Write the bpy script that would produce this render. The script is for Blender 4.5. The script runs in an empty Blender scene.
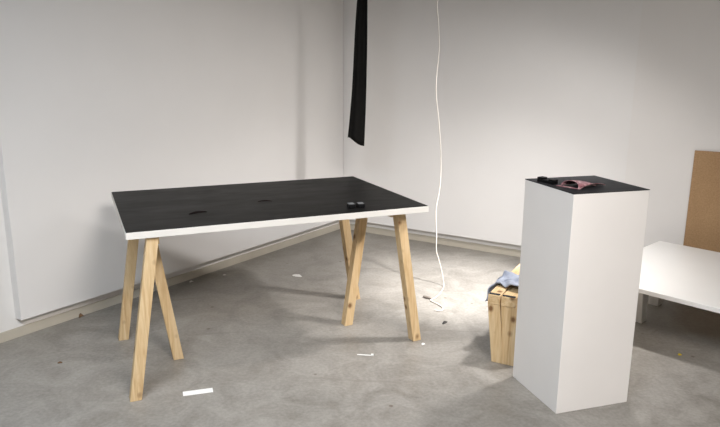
import bpy, bmesh, math, random
from mathutils import Vector, Matrix, noise

scn = bpy.context.scene
C = scn.collection

# ---------------------------------------------------------------- camera
PITCH, ROLL, FPX, CAM_H = math.radians(12.8), math.radians(0.45), 648.7, 1.45
cam_d = bpy.data.cameras.new('camera')
cam = bpy.data.objects.new('camera', cam_d)
C.objects.link(cam)
cam_d.sensor_fit = 'HORIZONTAL'
cam_d.sensor_width = 36.0
cam_d.lens = 36.0 * FPX / 720.0
cam_d.clip_start = 0.05
fw = Vector((0, math.cos(PITCH), -math.sin(PITCH)))
up0 = Vector((0, math.sin(PITCH), math.cos(PITCH)))
rt = Vector((1, 0, 0)) * math.cos(ROLL) + up0 * math.sin(ROLL)
up = Vector((-1, 0, 0)) * math.sin(ROLL) + up0 * math.cos(ROLL)
cam.matrix_world = Matrix(((rt.x, up.x, -fw.x, 0), (rt.y, up.y, -fw.y, 0), (rt.z, up.z, -fw.z, CAM_H), (0, 0, 0, 1)))
scn.camera = cam

# ---------------------------------------------------------------- world, lights, exposure
scn.view_settings.view_transform = 'Standard'
scn.view_settings.look = 'None'
scn.view_settings.gamma = 1.0
scn.view_settings.use_curve_mapping = False
scn.view_settings.exposure = 0.06

world = bpy.data.worlds.new('world')
scn.world = world
world.use_nodes = True
world.node_tree.nodes['Background'].inputs[0].default_value = (0.8, 0.85, 1.0, 1)
world.node_tree.nodes['Background'].inputs[1].default_value = 0.02


def aim(o, target):
    d = Vector(target) - o.location
    o.rotation_euler = d.to_track_quat('-Z', 'Y').to_euler()


def spot(name, loc, target, power, angle, blend, radius, col):
    d = bpy.data.lights.new(name, 'SPOT')
    d.energy, d.spot_size, d.spot_blend, d.shadow_soft_size, d.color = power, math.radians(angle), blend, radius, col
    o = bpy.data.objects.new(name, d)
    C.objects.link(o)
    o.location = loc
    aim(o, target)
    return o


def area(name, loc, target, power, sx, sy, col, spread=180):
    d = bpy.data.lights.new(name, 'AREA')
    d.shape, d.size, d.size_y, d.energy, d.color = 'RECTANGLE', sx, sy, power, col
    d.spread = math.radians(spread)
    o = bpy.data.objects.new(name, d)
    C.objects.link(o)
    o.location = loc
    aim(o, target)
    return o


LAMP = (1.27, 3.26, 2.02)
spot('work_lamp_flood', LAMP, (0.62, 4.12, 0), 36, 128, 0.6, 0.12, (1.0, 0.975, 0.965))
spot('work_lamp_beam', LAMP, (0.58, 4.0, 0), 132, 93, 0.8, 0.07, (1.0, 0.98, 0.975))
spot('work_lamp_core', LAMP, (0.66, 4.14, 0), 640, 40, 1.0, 0.05, (1.0, 0.985, 0.98))
# unseen fill lights, added behind and beside the camera
spot('wall_fill_spot', (0.7, 0.3, 2.62), (-0.95, 4.4, 0.35), 285, 58, 0.9, 0.45, (1.0, 0.95, 0.905))
area('fill_area_warm', (1.3, 0.0, 2.68), (1.2, 1.0, 0), 70, 1.5, 0.6, (1.0, 0.935, 0.88), 135)
area('fill_area_cool', (-0.9, 0.5, 2.68), (-0.6, 1.5, 0), 72, 1.5, 0.6, (0.80, 0.895, 1.0), 135)


# ---------------------------------------------------------------- materials
def lin(r, g, b):
    def f(c):
        c /= 255.0
        return c / 12.92 if c <= 0.04045 else ((c + 0.055) / 1.055) ** 2.4
    return (f(r), f(g), f(b), 1.0)


def mat(name):
    m = bpy.data.materials.new(name)
    m.use_nodes = True
    nt = m.node_tree
    return m, nt, nt.nodes['Principled BSDF']


def ramp(nt, fac, stops):
    n = nt.nodes.new('ShaderNodeValToRGB')
    el = n.color_ramp.elements
    while len(el) < len(stops):
        el.new(0.5)
    for e, (p, c) in zip(el, stops):
        e.position, e.color = p, c
    nt.links.new(fac, n.inputs[0])
    return n.outputs[0]


def coords(nt, scale=(1, 1, 1), space='Object'):
    tc = nt.nodes.new('ShaderNodeTexCoord')
    mp = nt.nodes.new('ShaderNodeMapping')
    mp.inputs['Scale'].default_value = scale
    nt.links.new(tc.outputs[space], mp.inputs[0])
    return mp.outputs[0]


def noise_tex(nt, vec, scale, detail=4, rough=0.55, dist=0.0):
    n = nt.nodes.new('ShaderNodeTexNoise')
    n.inputs['Scale'].default_value = scale
    n.inputs['Detail'].default_value = detail
    n.inputs['Roughness'].default_value = rough
    n.inputs['Distortion'].default_value = dist
    nt.links.new(vec, n.inputs['Vector'])
    return n.outputs['Fac']


def mixc(nt, fac, a, b, mode='MIX'):
    n = nt.nodes.new('ShaderNodeMix')
    n.data_type, n.blend_type = 'RGBA', mode
    for v, i in ((fac, 0), (a, 6), (b, 7)):
        if hasattr(v, 'is_linked'):
            nt.links.new(v, n.inputs[i])
        else:
            n.inputs[i].default_value = v
    return n.outputs[2]


def bump(nt, p, h, strength, dist=0.01):
    b = nt.nodes.new('ShaderNodeBump')
    b.inputs['Strength'].default_value = strength
    b.inputs['Distance'].default_value = dist
    nt.links.new(h, b.inputs['Height'])
    nt.links.new(b.outputs[0], p.inputs['Normal'])


def simple(name, col, rough=0.6, var=0.06, scale=12, bmp=0.0, spec=0.5):
    m, nt, p = mat(name)
    v = coords(nt)
    n = noise_tex(nt, v, scale)
    lo = tuple(c * (1 - var) for c in col[:3]) + (1,)
    hi = tuple(min(1, c * (1 + var)) for c in col[:3]) + (1,)
    nt.links.new(ramp(nt, n, [(0.3, lo), (0.7, hi)]), p.inputs['Base Color'])
    p.inputs['Roughness'].default_value = rough
    p.inputs['Specular IOR Level'].default_value = spec
    if bmp:
        bump(nt, p, n, bmp)
    return m


def make_floor_mat():
    m, nt, p = mat('worn_concrete')
    v = coords(nt)
    big = noise_tex(nt, v, 0.9, 6, 0.6, 0.6)
    mid = noise_tex(nt, v, 4.5, 8, 0.65, 1.2)
    fine = noise_tex(nt, v, 60, 3, 0.6)
    base = ramp(nt, big, [(0.3, lin(118, 114, 107)), (0.55, lin(139, 134, 126)), (0.75, lin(152, 148, 140))])
    stain = ramp(nt, mid, [(0.34, (1, 1, 1, 1)), (0.46, (0, 0, 0, 1))])
    c = mixc(nt, 0.3, base, ramp(nt, mid, [(0.35, lin(96, 91, 84)), (0.62, lin(184, 180, 174))]), 'MIX')
    c = mixc(nt, 0.16, c, ramp(nt, fine, [(0.35, lin(104, 99, 92)), (0.65, lin(180, 176, 170))]), 'MIX')
    # scattered dark specks
    vo = nt.nodes.new('ShaderNodeTexVoronoi')
    vo.inputs['Scale'].default_value = 6.0
    nt.links.new(v, vo.inputs['Vector'])
    sp = ramp(nt, vo.outputs['Distance'], [(0.04, (1, 1, 1, 1)), (0.075, (0, 0, 0, 1))])
    gate = ramp(nt, noise_tex(nt, v, 2.3, 2), [(0.44, (0, 0, 0, 1)), (0.54, (0.7, 0.7, 0.7, 1))])
    mm = mixc(nt, 1.0, sp, gate, 'MULTIPLY')
    c = mixc(nt, mm, c, lin(92, 76, 60))
    # scuff arcs and hairline scratches
    wv = nt.nodes.new('ShaderNodeTexWave')
    wv.wave_type, wv.rings_direction = 'RINGS', 'Z'
    wv.inputs['Scale'].default_value = 0.55
    wv.inputs['Distortion'].default_value = 3.0
    wv.inputs['Detail'].default_value = 3
    nt.links.new(v, wv.inputs['Vector'])
    ln = ramp(nt, wv.outputs['Fac'], [(0.0, (0.5, 0.5, 0.5, 1)), (0.006, (0, 0, 0, 1))])
    lg = ramp(nt, noise_tex(nt, v, 1.7, 3), [(0.48, (0, 0, 0, 1)), (0.6, (0.7, 0.7, 0.7, 1))])
    c = mixc(nt, mixc(nt, 1.0, ln, lg, 'MULTIPLY'), c, lin(120, 113, 105))
    # dark smeared marks
    sm = noise_tex(nt, coords(nt, (1.6, 3.4, 1)), 2.2, 7, 0.7, 0.8)
    c = mixc(nt, ramp(nt, sm, [(0.62, (0, 0, 0, 1)), (0.74, (0.45, 0.45, 0.45, 1))]), c, lin(118, 112, 104))
    nt.links.new(c, p.inputs['Base Color'])
    nt.links.new(ramp(nt, mid, [(0.3, (0.34,) * 3 + (1,)), (0.7, (0.5,) * 3 + (1,))]), p.inputs['Roughness'])
    p.inputs['Specular IOR Level'].default_value = 0.35
    bump(nt, p, fine, 0.08, 0.004)
    return m


def make_wood(name, tint=(1, 1, 1)):
    m, nt, p = mat(name)
    oi = nt.nodes.new('ShaderNodeObjectInfo')
    tc = nt.nodes.new('ShaderNodeTexCoord')
    ad = nt.nodes.new('ShaderNodeVectorMath')
    ad.operation = 'ADD'
    sc = nt.nodes.new('ShaderNodeVectorMath')
    sc.operation = 'SCALE'
    sc.inputs[0].default_value = (3.1, 7.7, 5.3)
    nt.links.new(oi.outputs['Random'], sc.inputs['Scale'])
    nt.links.new(tc.outputs['Object'], ad.inputs[0])
    nt.links.new(sc.outputs[0], ad.inputs[1])
    mp = nt.nodes.new('ShaderNodeMapping')
    mp.inputs['Scale'].default_value = (1, 1, 0.06)
    nt.links.new(ad.outputs[0], mp.inputs[0])
    grain = noise_tex(nt, mp.outputs[0], 42, 5, 0.6, 1.4)
    fibre = noise_tex(nt, mp.outputs[0], 190, 2, 0.5)
    t = lambda r, g, b: tuple(min(1, a * k) for a, k in zip(lin(r, g, b)[:3], tint)) + (1,)
    c = ramp(nt, grain, [(0.3, t(198, 162, 114)), (0.5, t(219, 188, 143)), (0.7, t(228, 202, 161))])
    c = mixc(nt, 0.18, c, ramp(nt, fibre, [(0.35, t(178, 136, 88)), (0.65, t(238, 212, 168))]))
    # knots
    mp2 = nt.nodes.new('ShaderNodeMapping')
    mp2.inputs['Scale'].default_value = (1, 1, 0.8)
    nt.links.new(ad.outputs[0], mp2.inputs[0])
    vo = nt.nodes.new('ShaderNodeTexVoronoi')
    vo.inputs['Scale'].default_value = 13
    nt.links.new(mp2.outputs[0], vo.inputs['Vector'])
    k = ramp(nt, vo.outputs['Distance'], [(0.1, (0.85, 0.85, 0.85, 1)), (0.16, (0.4, 0.4, 0.4, 1)), (0.24, (0, 0, 0, 1))])
    c = mixc(nt, k, c, lin(104, 66, 36))
    nt.links.new(c, p.inputs['Base Color'])
    p.inputs['Roughness'].default_value = 0.62
    p.inputs['Specular IOR Level'].default_value = 0.25
    bump(nt, p, grain, 0.05, 0.003)
    return m


def make_board_mat():
    m, nt, p = mat('hardboard')
    v = coords(nt)
    n1 = noise_tex(nt, v, 110, 4, 0.7)
    n2 = noise_tex(nt, v, 5, 4, 0.6)
    c = ramp(nt, n1, [(0.3, lin(146, 112, 76)), (0.7, lin(184, 148, 106))])
    c = mixc(nt, 0.3, c, ramp(nt, n2, [(0.3, lin(146, 114, 80)), (0.7, lin(182, 150, 112))]))
    nt.links.new(c, p.inputs['Base Color'])
    p.inputs['Roughness'].default_value = 0.7
    return m


def make_black_top(name, col, rough, ior):
    m, nt, p = mat(name)
    v = coords(nt, (1, 3, 1))
    n = noise_tex(nt, v, 3.2, 7, 0.65, 0.5)
    f = noise_tex(nt, coords(nt), 70, 3, 0.6)
    hi = tuple(c * 1.25 for c in col[:3]) + (1,)
    lo = tuple(c * 0.85 for c in col[:3]) + (1,)
    c = ramp(nt, n, [(0.35, lo), (0.7, hi)])
    nt.links.new(c, p.inputs['Base Color'])
    nt.links.new(ramp(nt, n, [(0.3, (rough - 0.05,) * 3 + (1,)), (0.7, (rough + 0.08,) * 3 + (1,))]), p.inputs['Roughness'])
    p.inputs['IOR'].default_value = ior
    bump(nt, p, f, 0.06, 0.002)
    return m


def make_pink():
    m, nt, p = mat('pink_patterned_sheet')
    v = coords(nt)
    vo = nt.nodes.new('ShaderNodeTexVoronoi')
    vo.inputs['Scale'].default_value = 55
    nt.links.new(v, vo.inputs['Vector'])
    n = noise_tex(nt, v, 38, 4, 0.7)
    c = ramp(nt, vo.outputs['Distance'], [(0.2, lin(206, 176, 174)), (0.6, lin(140, 92, 98))])
    c = mixc(nt, ramp(nt, n, [(0.45, (0, 0, 0, 1)), (0.6, (0.8, 0.8, 0.8, 1))]), c, lin(158, 118, 124))
    nt.links.new(c, p.inputs['Base Color'])
    p.inputs['Roughness'].default_value = 0.5
    return m


def make_rag():
    m, nt, p = mat('blue_grey_rag')
    v = coords(nt)
    n = noise_tex(nt, v, 16, 4, 0.6)
    wv = noise_tex(nt, v, 260, 2)
    c = ramp(nt, n, [(0.35, lin(128, 134, 148)), (0.65, lin(164, 169, 182))])
    nt.links.new(c, p.inputs['Base Color'])
    p.inputs['Roughness'].default_value = 0.9
    bump(nt, p, wv, 0.2, 0.002)
    return m


M = dict(
    floor=make_floor_mat(),
    wall=simple('painted_wall', lin(227, 224, 220), 0.8, 0.015, 3),
    panel=simple('white_panel_paint', lin(229, 226, 223), 0.75, 0.012, 3, 0.02),
    panel2=simple('second_panel_paint', lin(228, 224, 220), 0.75, 0.012, 3, 0.02),
    base=simple('baseboard_paint', lin(190, 182, 167), 0.55, 0.05, 9),
    ceil=simple('ceiling_paint', lin(150, 147, 143), 0.9, 0.02, 3),
    white=simple('white_plinth_paint', lin(236, 231, 226), 0.55, 0.012, 5),
    laminate=simple('white_laminate', lin(236, 234, 230), 0.4, 0.012, 5),
    edge=simple('white_table_edge', lin(216, 212, 205), 0.45, 0.02, 12),
    black=make_black_top('black_table_top', (0.0115, 0.011, 0.0105), 0.36, 1.10),
    black2=make_black_top('black_plinth_sheet', (0.026, 0.026, 0.028), 0.40, 1.1),
    wood=make_wood('pine_timber', (0.86, 0.87, 0.88)),
    wood2=make_wood('pale_pine_timber', (0.92, 0.93, 0.94)),
    board=make_board_mat(),
    fabric=simple('black_fabric', (0.0042, 0.0038, 0.0032, 1), 0.7, 0.25, 30, 0.05, 0.12),
    cable=simple('white_cable', lin(206, 199, 190), 0.45, 0.03, 20),
    plugm=simple('plug_plastic', lin(120, 112, 104), 0.5, 0.1, 30),
    pink=make_pink(),
    blackp=simple('black_plastic', (0.0035, 0.0035, 0.004, 1), 0.45, 0.1, 20, 0, 0.2),
    greyp=simple('grey_plastic_lid', (0.16, 0.165, 0.17, 1), 0.35, 0.08, 20),
    rag=make_rag(),
    rubber=simple('black_rubber', (0.014, 0.014, 0.015, 1), 0.8, 0.1, 40),
    paper=simple('white_paper', lin(240, 238, 234), 0.7, 0.02, 20),
    scrap=simple('dark_brown_scrap', lin(22, 12, 12), 0.8, 0.2, 60, 0, 0.1),
    yellow=simple('yellow_plastic', lin(214, 186, 40), 0.5, 0.05, 30),
    brown=simple('brown_debris', lin(112, 84, 58), 0.8, 0.15, 60),
    dark=simple('dark_debris', lin(48, 44, 42), 0.7, 0.15, 60),
)


# ---------------------------------------------------------------- helpers
def link(name, bm, m, parent=None, loc=(0, 0, 0), rotz=0.0, smooth=False):
    bmesh.ops.recalc_face_normals(bm, faces=bm.faces[:])
    me = bpy.data.meshes.new(name)
    bm.to_mesh(me)
    bm.free()
    if smooth:
        for f in me.polygons:
            f.use_smooth = True
    if m is not None:
        me.materials.append(M[m])
    o = bpy.data.objects.new(name, me)
    C.objects.link(o)
    o.location = loc
    o.rotation_euler = (0, 0, rotz)
    if parent is not None:
        o.parent = parent
    return o


def tag(o, label, cat, group=None):
    o['label'], o['category'] = label, cat
    if group:
        o['group'] = group
    return o


def thing(name, label, cat, loc=(0, 0, 0), rotz=0.0, group=None):
    o = bpy.data.objects.new(name, None)
    C.objects.link(o)
    o.empty_display_size = 0.1
    o.location = loc
    o.rotation_euler = (0, 0, rotz)
    return tag(o, label, cat, group)


def structure(o):
    o['kind'] = 'structure'
    return o


def hexa(bm, pts):
    """eight points: bottom ring of four, then top ring of four"""
    v = [bm.verts.new(p) for p in pts]
    for q in ((3, 2, 1, 0), (4, 5, 6, 7), (0, 1, 5, 4), (1, 2, 6, 5), (2, 3, 7, 6), (3, 0, 4, 7)):
        bm.faces.new([v[i] for i in q])
    return v


def box_bm(x0, x1, y0, y1, z0, z1, bev=0.0, seg=2):
    bm = bmesh.new()
    hexa(bm, [(x0, y0, z0), (x1, y0, z0), (x1, y1, z0), (x0, y1, z0), (x0, y0, z1), (x1, y0, z1), (x1, y1, z1), (x0, y1, z1)])
    if bev:
        bmesh.ops.bevel(bm, geom=bm.edges[:], offset=bev, segments=seg, affect='EDGES', profile=0.5)
    return bm


def leg_bm(top, w, d, w2=None, d2=None, bev=0.0015):
    """slanted timber: foot at the origin cut level with the floor, head at `top`"""
    w2, d2 = w2 or w, d2 or d
    bm = bmesh.new()
    t = Vector(top)
    sq = lambda a, b, z, o: [(o[0] - a / 2, o[1] - b / 2, z), (o[0] + a / 2, o[1] - b / 2, z), (o[0] + a / 2, o[1] + b / 2, z), (o[0] - a / 2, o[1] + b / 2, z)]
    hexa(bm, sq(w, d, 0, (0, 0)) + sq(w2, d2, t.z, (t.x, t.y)))
    if bev:
        bmesh.ops.bevel(bm, geom=bm.edges[:], offset=bev, segments=1, affect='EDGES')
    return bm


def prism_bm(poly, z0, z1):
    bm = bmesh.new()
    lo = [bm.verts.new((x, y, z0)) for x, y in poly]
    hi = [bm.verts.new((x, y, z1)) for x, y in poly]
    n = len(poly)
    bm.faces.new(lo[::-1])
    bm.faces.new(hi)
    for i in range(n):
        bm.faces.new((lo[i], lo[(i + 1) % n], hi[(i + 1) % n], hi[i]))
    return bm


def catmull(pts, n=6):
    pts = [Vector(p) for p in pts]
    P = [pts[0]] + pts + [pts[-1]]
    out = []
    for i in range(1, len(P) - 2):
        for k in range(n):
            t = k / n
            a, b, c, d = P[i - 1], P[i], P[i + 1], P[i + 2]
            out.append(0.5 * (2 * b + (c - a) * t + (2 * a - 5 * b + 4 * c - d) * t * t + (3 * b - a - 3 * c + d) * t ** 3))
    out.append(pts[-1])
    return out


def tube_bm(pts, r, seg=8):
    bm = bmesh.new()
    rings = []
    nrm = Vector((0, 1, 0.01)).normalized()
    for i, p in enumerate(pts):
        t = (pts[min(i + 1, len(pts) - 1)] - pts[max(i - 1, 0)]).normalized()
        nrm = (nrm - t * nrm.dot(t)).normalized()
        b = t.cross(nrm)
        rr = r[i] if isinstance(r, (list, tuple)) else r
        rings.append([bm.verts.new(p + (nrm * math.cos(a) + b * math.sin(a)) * rr) for a in (2 * math.pi * k / seg for k in range(seg))])
    for A, B in zip(rings, rings[1:]):
        for k in range(seg):
            bm.faces.new((A[k], A[(k + 1) % seg], B[(k + 1) % seg], B[k]))
    bm.faces.new(rings[0][::-1])
    bm.faces.new(rings[-1])
    return bm


def sheet_bm(fn, nu, nv, thick):
    """closed thin shell over a grid fn(u, v) with real thickness"""
    bm = bmesh.new()
    P = [[Vector(fn(i / nu, j / nv)) for j in range(nv + 1)] for i in range(nu + 1)]
    N = [[None] * (nv + 1) for _ in range(nu + 1)]
    for i in range(nu + 1):
        for j in range(nv + 1):
            du = P[min(i + 1, nu)][j] - P[max(i - 1, 0)][j]
            dv = P[i][min(j + 1, nv)] - P[i][max(j - 1, 0)]
            n = du.cross(dv)
            N[i][j] = n.normalized() if n.length > 1e-9 else Vector((0, 0, 1))
    A = [[bm.verts.new(P[i][j] + N[i][j] * thick / 2) for j in range(nv + 1)] for i in range(nu + 1)]
    B = [[bm.verts.new(P[i][j] - N[i][j] * thick / 2) for j in range(nv + 1)] for i in range(nu + 1)]
    for i in range(nu):
        for j in range(nv):
            bm.faces.new((A[i][j], A[i + 1][j], A[i + 1][j + 1], A[i][j + 1]))
            bm.faces.new((B[i][j], B[i][j + 1], B[i + 1][j + 1], B[i + 1][j]))
    for i in range(nu):
        bm.faces.new((A[i][0], B[i][0], B[i + 1][0], A[i + 1][0]))
        bm.faces.new((A[i][nv], A[i + 1][nv], B[i + 1][nv], B[i][nv]))
    for j in range(nv):
        bm.faces.new((A[0][j], A[0][j + 1], B[0][j + 1], B[0][j]))
        bm.faces.new((A[nu][j], B[nu][j], B[nu][j + 1], A[nu][j + 1]))
    return bm


# ---------------------------------------------------------------- the room
CORNER = Vector((-0.167, 5.771, 0))
DL = Vector((-0.562, -0.827, 0)).normalized()      # along the left wall, away from the corner
DR = Vector((0.850, -0.527, 0)).normalized()       # along the right wall, away from the corner
NL = Vector((-DL.y, DL.x, 0))                       # into the room from the left wall
NR = Vector((DR.y, -DR.x, 0))                       # into the room from the right wall
if NL.dot(DR) < 0:
    NL = -NL
if NR.dot(DL) < 0:
    NR = -NR
LEN_L, LEN_R, H = 8.0, 7.0, 2.75
FAR = CORNER + DL * LEN_L + DR * LEN_R
A_L, A_R = CORNER + DL * LEN_L, CORNER + DR * LEN_R
quad = [(CORNER.x, CORNER.y), (A_L.x, A_L.y), (FAR.x, FAR.y), (A_R.x, A_R.y)]
cx = sum(p[0] for p in quad) / 4
cy = sum(p[1] for p in quad) / 4
wide = [(cx + (x - cx) * 1.04, cy + (y - cy) * 1.04) for x, y in quad]

structure(link('floor', prism_bm(wide, -0.12, 0.0), 'floor'))
structure(link('ceiling', prism_bm(wide, H, H + 0.1), 'ceil'))


def strip(P, d, n, s0, s1, o0, o1, z0, z1, bev=0.0):
    """box along direction d from s0 to s1, from offset o0 to o1 along n"""
    bm = bmesh.new()
    q = [P + d * s0 + n * o0, P + d * s1 + n * o0, P + d * s1 + n * o1, P + d * s0 + n * o1]
    hexa(bm, [(v.x, v.y, z0) for v in q] + [(v.x, v.y, z1) for v in q])
    if bev:
        bmesh.ops.recalc_face_normals(bm, faces=bm.faces[:])
        bmesh.ops.bevel(bm, geom=bm.edges[:], offset=bev, segments=2, affect='EDGES')
    return bm


wl = structure(link('wall_left', strip(CORNER, DL, NL, -0.1, LEN_L, -0.12, 0, 0, H), 'wall'))
wr = structure(link('wall_right', strip(CORNER, DR, NR, 0.0, LEN_R, -0.12, 0, 0, H), 'wall'))
structure(link('wall_back', strip(A_L, DR, -DL, -0.1, LEN_R + 0.1, -0.12, 0, 0, H), 'wall'))
structure(link('wall_side', strip(A_R, DL, -DR, -0.1, LEN_L + 0.1, -0.12, 0, 0, H), 'wall'))
# thick painted panels hung clear of the floor
PT, PZ = 0.06, 0.108
link('panel', strip(CORNER, DL, NL, 0.062, 3.004, 0.0005, PT, PZ, 2.55, 0.002), 'panel', wl)
link('panel', strip(CORNER, DR, NR, 0.004, 2.4, 0.0005, PT, PZ, 2.55, 0.0006), 'panel', wr)
link('panel', strip(CORNER, DR, NR, 2.4, 4.8, 0.0005, PT - 0.001, PZ, 2.55, 0.0006), 'panel2', wr)
# skirting with a small rounded top and its slim floor lip
structure(link('baseboard_left', strip(CORNER, DL, NL, 0.012, LEN_L - 0.02, 0.0, 0.010, 0.0, 0.055, 0.002), 'base'))
structure(link('baseboard_right', strip(CORNER, DR, NR, 0.0, LEN_R - 0.02, 0.0, 0.010, 0.0, 0.055, 0.002), 'base'))

# ---------------------------------------------------------------- work table on its two trestles
YAW = 0.417
TZ, TT = 0.770, 0.032
TL, TW = 1.4366, 0.9606
tb = thing('work_table', 'large rectangular table top with black surface and white edges resting on pine trestles', 'table', (-0.5076, 3.328, TZ - TT), YAW)
link('table_slab', box_bm(-TL / 2, TL / 2, -TW / 2, TW / 2, 0, TT - 0.002, 0.0015), 'edge', tb)
o = link('black_surface', box_bm(-TL / 2 + 0.0015, TL / 2 - 0.0015, -TW / 2 + 0.0015, TW / 2 - 0.0015, TT - 0.0021, TT, 0.0004, 1), 'black', tb)
o['label'] = 'matt black top surface'


def trestle(loc, yaw, sg, label):
    """three-legged pine trestle: beam along y, a pair of legs on side sg, one leg opposite"""
    t = thing('trestle', label, 'trestle', (loc[0], loc[1], 0), yaw, 'pine trestles under the black table')
    ZT, W = TZ - TT, 0.050
    b = link('beam', box_bm(-0.024, 0.024, -0.322, 0.322, ZT - 0.048, ZT - 0.0005, 0.0015, 1), 'wood', t)
    # the beam's grain runs along y: turn its mesh so that the wood texture follows
    b.data.transform(Matrix.Rotation(math.pi / 2, 4, 'X'))
    b.rotation_euler = (-math.pi / 2, 0, 0)
    for s in (-1, 1):
        foot = Vector((sg * 0.123, s * 0.354, 0))
        head = Vector((sg * 0.006, s * 0.346, ZT - 0.001))
        link('leg', leg_bm(head - foot, W, W), 'wood', t, foot)
    foot = Vector((-sg * 0.114, 0, 0))
    head = Vector((-sg * 0.012, 0, ZT - 0.048))
    link('leg', leg_bm(head - foot, W, W), 'wood', t, foot)
    return t


trestle((-1.022, 3.003), 0.415, -1, 'three-legged pine trestle under the left end of the black table')
trestle((0.030, 3.556), 0.486, 1, 'three-legged pine trestle under the right end of the black table')

# ---------------------------------------------------------------- plinth
PYAW, PA, PB, PH = 0.302, 0.364, 0.362, 0.963
pl = thing('plinth', 'tall white square plinth with a thin black sheet on top', 'plinth', (0.968, 2.754, 0), PYAW)
link('plinth_body', box_bm(-PA / 2, PA / 2, -PB / 2, PB / 2, 0.0, PH - 0.003, 0.0015), 'white', pl)
o = link('top_sheet', box_bm(-PA / 2 - 0.001, PA / 2 + 0.001, -PB / 2 - 0.001, PB / 2 + 0.001, PH - 0.003, PH, 0.0005, 1), 'black2', pl)
o['label'] = 'thin black sheet covering the top'

# ---------------------------------------------------------------- low white table by the wall
LY = math.radians(-46.8)
LT_H, LT_T, LT_L, LT_W = 0.330, 0.024, 1.70, 1.055
lt = thing('low_table', 'low wide white table with tapered legs behind the plinth', 'table', (1.231, 3.459, 0), LY)
link('table_top', box_bm(0, LT_L, 0, LT_W, LT_H - LT_T, LT_H, 0.002), 'laminate', lt)
for (x, y, sx) in ((0.190, 0.39, 1), (0.135, 0.746, 1), (LT_L - 0.190, 0.39, -1), (LT_L - 0.135, 0.746, -1)):
    link('leg', leg_bm((-0.012 * sx, (-0.02 if y < 0.5 else 0.02), LT_H - LT_T - 0.0005), 0.060, 0.060, 0.078, 0.078), 'laminate', lt, (x, y, 0))

# ---------------------------------------------------------------- brown board against the wall
bp = CORNER + DR * 2.812 + NR * 0.0655
bd = thing('hardboard_sheet', 'brown hardboard sheet standing on edge against the right wall', 'board', bp, math.atan2(DR.y, DR.x))
link('sheet', box_bm(0, 0.95, -0.010, 0.0, 0.0, 0.930, 0.001, 1), 'board', bd)

# ---------------------------------------------------------------- folded trestle beside the plinth
FY = math.radians(-28.4)
ft = thing('folded_trestle', 'low folded pine trestle standing on the floor behind the plinth', 'trestle', (0.637, 3.044, 0), FY)
BZ0, BZ1 = 0.306, 0.355
for x0, x1, m_, lean in ((0.0, 0.061, 'wood', 0.034), (0.067, 0.138, 'wood2', 0.026)):
    b = link('beam', box_bm(x0, x1, -0.72, 0.0, BZ0, BZ1, 0.002, 1), m_, ft)
    b.data.transform(Matrix.Translation((0, 0.72, 0)))
    b.data.transform(Matrix.Rotation(math.pi / 2, 4, 'X'))
    b.rotation_euler = (-math.pi / 2, 0, 0)
    link('rubber_pad', box_bm(x0 + 0.004, x1 - 0.004, 0.004, 0.022, BZ1 - 0.002, BZ1 + 0.004, 0.001, 1), 'rubber', ft)['label'] = 'black rubber pad'
    xc = (x0 + x1) / 2
    for y in (0.026, 0.68):
        link('leg', leg_bm((-lean, 0, BZ0 - 0.0005), x1 - x0 + 0.001, 0.044), m_, ft, (xc + lean, y, 0))


def rag(u, v):
    # u runs across the beams (first hanging down the open side), v along them
    s = -0.105 + 0.255 * u
    y = 0.105 + 0.05 * u + 0.20 * v + 0.035 * math.sin(5 * u) * (1 - v) - 0.03 * u * (1 - v)
    w = noise.noise(Vector((u * 4.2, v * 4.6, 1.7)))
    w2 = noise.noise(Vector((u * 9, v * 9, 6.1)))
    if s < -0.006:
        d = -0.006 - s
        return (-0.009 - 0.022 * (w + 0.6) * min(1, d * 40) - d * 0.25, y, BZ1 + 0.008 - d * 0.9)
    return (s, y, BZ1 + 0.008 + max(0, 0.030 * (w + 0.40)) + 0.008 * (w2 + 0.5))


rg = link('rag', sheet_bm(rag, 40, 40, 0.0035), 'rag', None, (0.637, 3.044, 0), FY, True)
tag(rg, 'crumpled blue-grey rag draped over the folded pine trestle', 'cloth')

# ---------------------------------------------------------------- hanging black fabric and white cable
def fabric(u, v):
    # v: 0 at the cut lower end, 1 at the ceiling; u round an open, folded tube
    z0 = 0.942 + (0.878 - 0.942) * (u ** 1.4) + 0.012 * math.sin(u * 7)
    z = z0 + (H - 0.004 - z0) * v
    t = (z - 0.9) / (1.896 - 0.9)
    xl = -0.098 + 0.073 * min(t, 1.25) + 0.006 * math.sin(t * 5)
    xr = 0.026 + 0.013 * min(t, 1.25) - 0.010 * math.sin(min(t, 1) * math.pi) * -1 * 0.6
    a = math.pi * u
    w = (xr - xl) / 2
    x = (xl + xr) / 2 - w * math.cos(a)
    y = 4.70 - (0.35 * w + 0.012) * math.sin(a) + 0.010 * math.sin(u * 11 + t * 0.8)
    return (x, y, z)


fb = link('hanging_fabric', sheet_bm(fabric, 28, 48, 0.003), 'fabric', None, (0, 0, 0), 0, True)
tag(fb, 'long folded strip of black fabric hanging in front of the corner', 'fabric')

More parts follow.
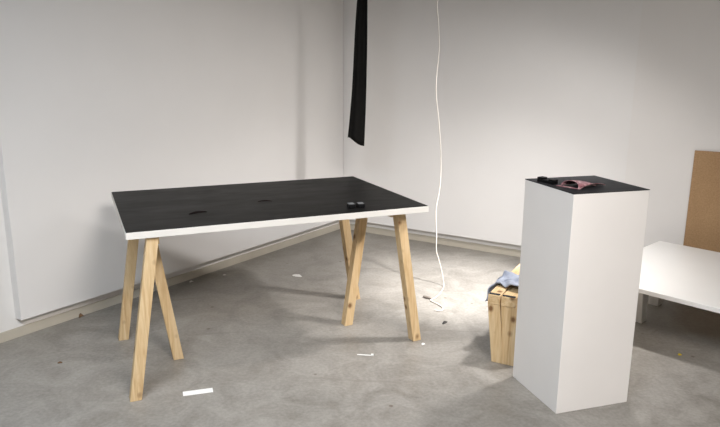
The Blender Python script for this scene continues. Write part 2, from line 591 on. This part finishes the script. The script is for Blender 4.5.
hang = [(0.470, 4.2, H - 0.002), (0.462, 4.2, 2.3), (0.466, 4.2, 1.852), (0.478, 4.2, 1.718), (0.488, 4.2, 1.559), (0.477, 4.2, 1.318),
        (0.504, 4.2, 1.091), (0.525, 4.2, 0.858), (0.523, 4.2, 0.675), (0.504, 4.2, 0.524), (0.513, 4.2, 0.352), (0.515, 4.2, 0.248),
        (0.532, 4.2, 0.188), (0.557, 4.195, 0.097), (0.568, 4.16, 0.012), (0.528, 4.023, 0.005), (0.485, 3.938, 0.005), (0.452, 3.892, 0.005),
        (0.481, 3.839, 0.005), (0.514, 3.766, 0.005), (0.496, 3.712, 0.005), (0.455, 3.72, 0.005)]
cb = thing('hanging_cable', 'thin white cable hanging from above and curling on the floor', 'cable', (0.568, 4.16, 0))
inv = Vector((0.568, 4.16, 0))
link('cord', tube_bm([p - inv for p in catmull(hang, 8)], 0.0036, 8), 'cable', cb, smooth=True)
pg = [Vector(p) - inv for p in ((0.468, 3.915, 0.006), (0.452, 3.922, 0.0095), (0.438, 3.932, 0.0095), (0.420, 3.945, 0.0095), (0.412, 3.950, 0.0095))]
link('plug', tube_bm(pg, [0.005, 0.008, 0.009, 0.008, 0.006], 10), 'plugm', cb, smooth=True)

# ---------------------------------------------------------------- small things on the plinth
pk = thing('curled_sheet', 'curled pink patterned sheet lying on the black plinth top', 'sheet', (0.826, 2.697, PH), math.atan2(-0.83, 0.56))


def front_lip(u, v):
    # x along the open front-left edge, y runs back from it
    return (0.108 * u, 0.020 * v * (0.4 + 0.6 * math.sin(math.pi * (0.15 + 0.7 * u))) + 0.014 * u, 0.0014 + 0.0006 * v)


def side_flap(u, v):
    lift = 0.017 * u ** 1.2 * math.sin(math.pi * min(1, v * 0.93 + 0.02)) ** 0.8
    return (0.090 + 0.022 * u + 0.004 * v - 0.03 * v * (1 - u), 0.010 + 0.160 * v + 0.004 * u, 0.0022 + lift)


def arched_sheet(u, v):
    a = math.pi * u
    r = 0.044 * (1 - 0.1 * v)
    h = 0.025 * (1 - 0.8 * v)
    return (0.056 + 0.004 * v - r * math.cos(a), 0.016 + 0.115 * v + 0.012 * math.sin(a), 0.0036 + h * math.sin(a) ** 0.85 + 0.008 * u * math.sin(math.pi * v))


link('front_lip', sheet_bm(front_lip, 16, 4, 0.0016), 'pink', pk, smooth=True)
link('side_flap', sheet_bm(side_flap, 8, 20, 0.0016), 'pink', pk, smooth=True)
link('arched_fold', sheet_bm(arched_sheet, 24, 16, 0.0016), 'pink', pk, smooth=True)

bk = thing('black_block', 'small notched black block on the plinth edge beside the pink sheet', 'block', (0.812, 2.776, PH), math.atan2(-0.085, 0.050))
bm = prism_bm([(-0.046, -0.016), (0.046, -0.016), (0.046, 0.016), (-0.046, 0.016)], 0, 0.013)
bmesh.ops.bevel(bm, geom=bm.edges[:], offset=0.0015, segments=2, affect='EDGES')
link('block_base', bm, 'blackp', bk)
link('block_end', box_bm(-0.046, -0.016, -0.016, 0.016, 0.0125, 0.021, 0.002), 'blackp', bk)
link('block_end', box_bm(0.018, 0.046, -0.016, 0.016, 0.0125, 0.020, 0.002), 'blackp', bk)

# ---------------------------------------------------------------- small things on the table
for (x, y, which) in ((-0.044, 3.118, 'left-hand'), (0.002, 3.132, 'right-hand')):
    k = thing('small_box', 'small black box with grey lid on the tabletop, %s one of two' % which, 'box', (x, y, TZ), YAW - 0.1, 'small black boxes on the table')
    link('case', box_bm(-0.017, 0.017, -0.020, 0.020, 0, 0.020, 0.003), 'blackp', k)
    link('lid', box_bm(-0.014, 0.014, -0.013, 0.018, 0.0195, 0.0225, 0.001), 'greyp', k)


def sliver(name, label, loc, rz, L, w, arch, seed, m_, cat='scrap'):
    rnd = random.Random(seed)
    j = [rnd.uniform(0.6, 1.0) for _ in range(12)]

    def fn(u, v):
        k = min(11, int(u * 11.99))
        ww = w * (math.sin(math.pi * (0.08 + 0.86 * u)) ** 0.7) * j[k]
        return (L * (u - 0.5), ww * (v - 0.5), 0.0012 + arch * math.sin(math.pi * u) * (0.4 + 0.6 * v))
    return tag(link(name, sheet_bm(fn, 12, 4, 0.002), m_, None, loc, rz), label, cat)


sliver('scrap', 'short dark ragged scrap near the front left of the black tabletop', (-0.763, 2.975, TZ), 0.70, 0.088, 0.020, 0.006, 3, 'scrap')
sliver('scrap', 'thin dark curled scrap near the middle of the black tabletop', (-0.487, 3.252, TZ), 0.23, 0.072, 0.012, 0.005, 8, 'scrap')

# ---------------------------------------------------------------- litter and a flat bright white strip on the floor
tag(link('white_strip', box_bm(-0.066, 0.066, -0.020, 0.020, 0, 0.0012), 'paper', None, (-0.730, 2.694, 0), 0.30),
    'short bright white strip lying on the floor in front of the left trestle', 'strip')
st = thing('plastic_pin', 'thin white pin with a small head on the floor below the table', 'pin', (0.031, 3.089, 0), -0.12)
link('shaft', tube_bm([Vector((-0.040, 0, 0.003)), Vector((0.036, 0, 0.003))], 0.0026, 8), 'paper', st)
link('head', tube_bm([Vector((0.033, 0, 0.0065)), Vector((0.044, 0, 0.0065))], [0.0065, 0.0055], 10), 'paper', st)
sliver('paper_scrap', 'small white paper scrap on the floor under the table by the left wall', (-0.442, 4.373, 0), -0.5, 0.075, 0.05, 0.004, 21, 'paper', 'paper')
sliver('paper_scrap', 'tiny white paper crumb on the floor at the foot of the right trestle', (0.345, 3.232, 0), 0.9, 0.022, 0.018, 0.004, 5, 'paper', 'paper')
sliver('paper_scrap', 'tiny white paper crumb against the left baseboard behind the table', (-1.150, 4.225, 0), 0.9, 0.030, 0.02, 0.006, 6, 'paper', 'paper')
sliver('paper_scrap', 'tiny white paper crumb on the floor furthest along the left baseboard', (-0.955, 4.375, 0), 0.4, 0.024, 0.018, 0.004, 7, 'paper', 'paper')
sliver('dark_shard', 'small dark shard on the floor between right trestle and folded trestle', (0.498, 3.531, 0), 0.9, 0.050, 0.022, 0.008, 9, 'dark')
sliver('brown_chip', 'small brown chip stuck against the left baseboard', (-1.630, 3.578, 0), 0.97, 0.030, 0.026, 0.02, 11, 'brown')
sliver('brown_chip', 'small brown chip on the floor at the far left', (-1.485, 2.976, 0), 0.3, 0.022, 0.016, 0.004, 13, 'brown')
sliver('yellow_chip', 'tiny yellow chip on the floor in front of the low white table', (1.667, 3.125, 0), 0.3, 0.020, 0.018, 0.004, 15, 'yellow')
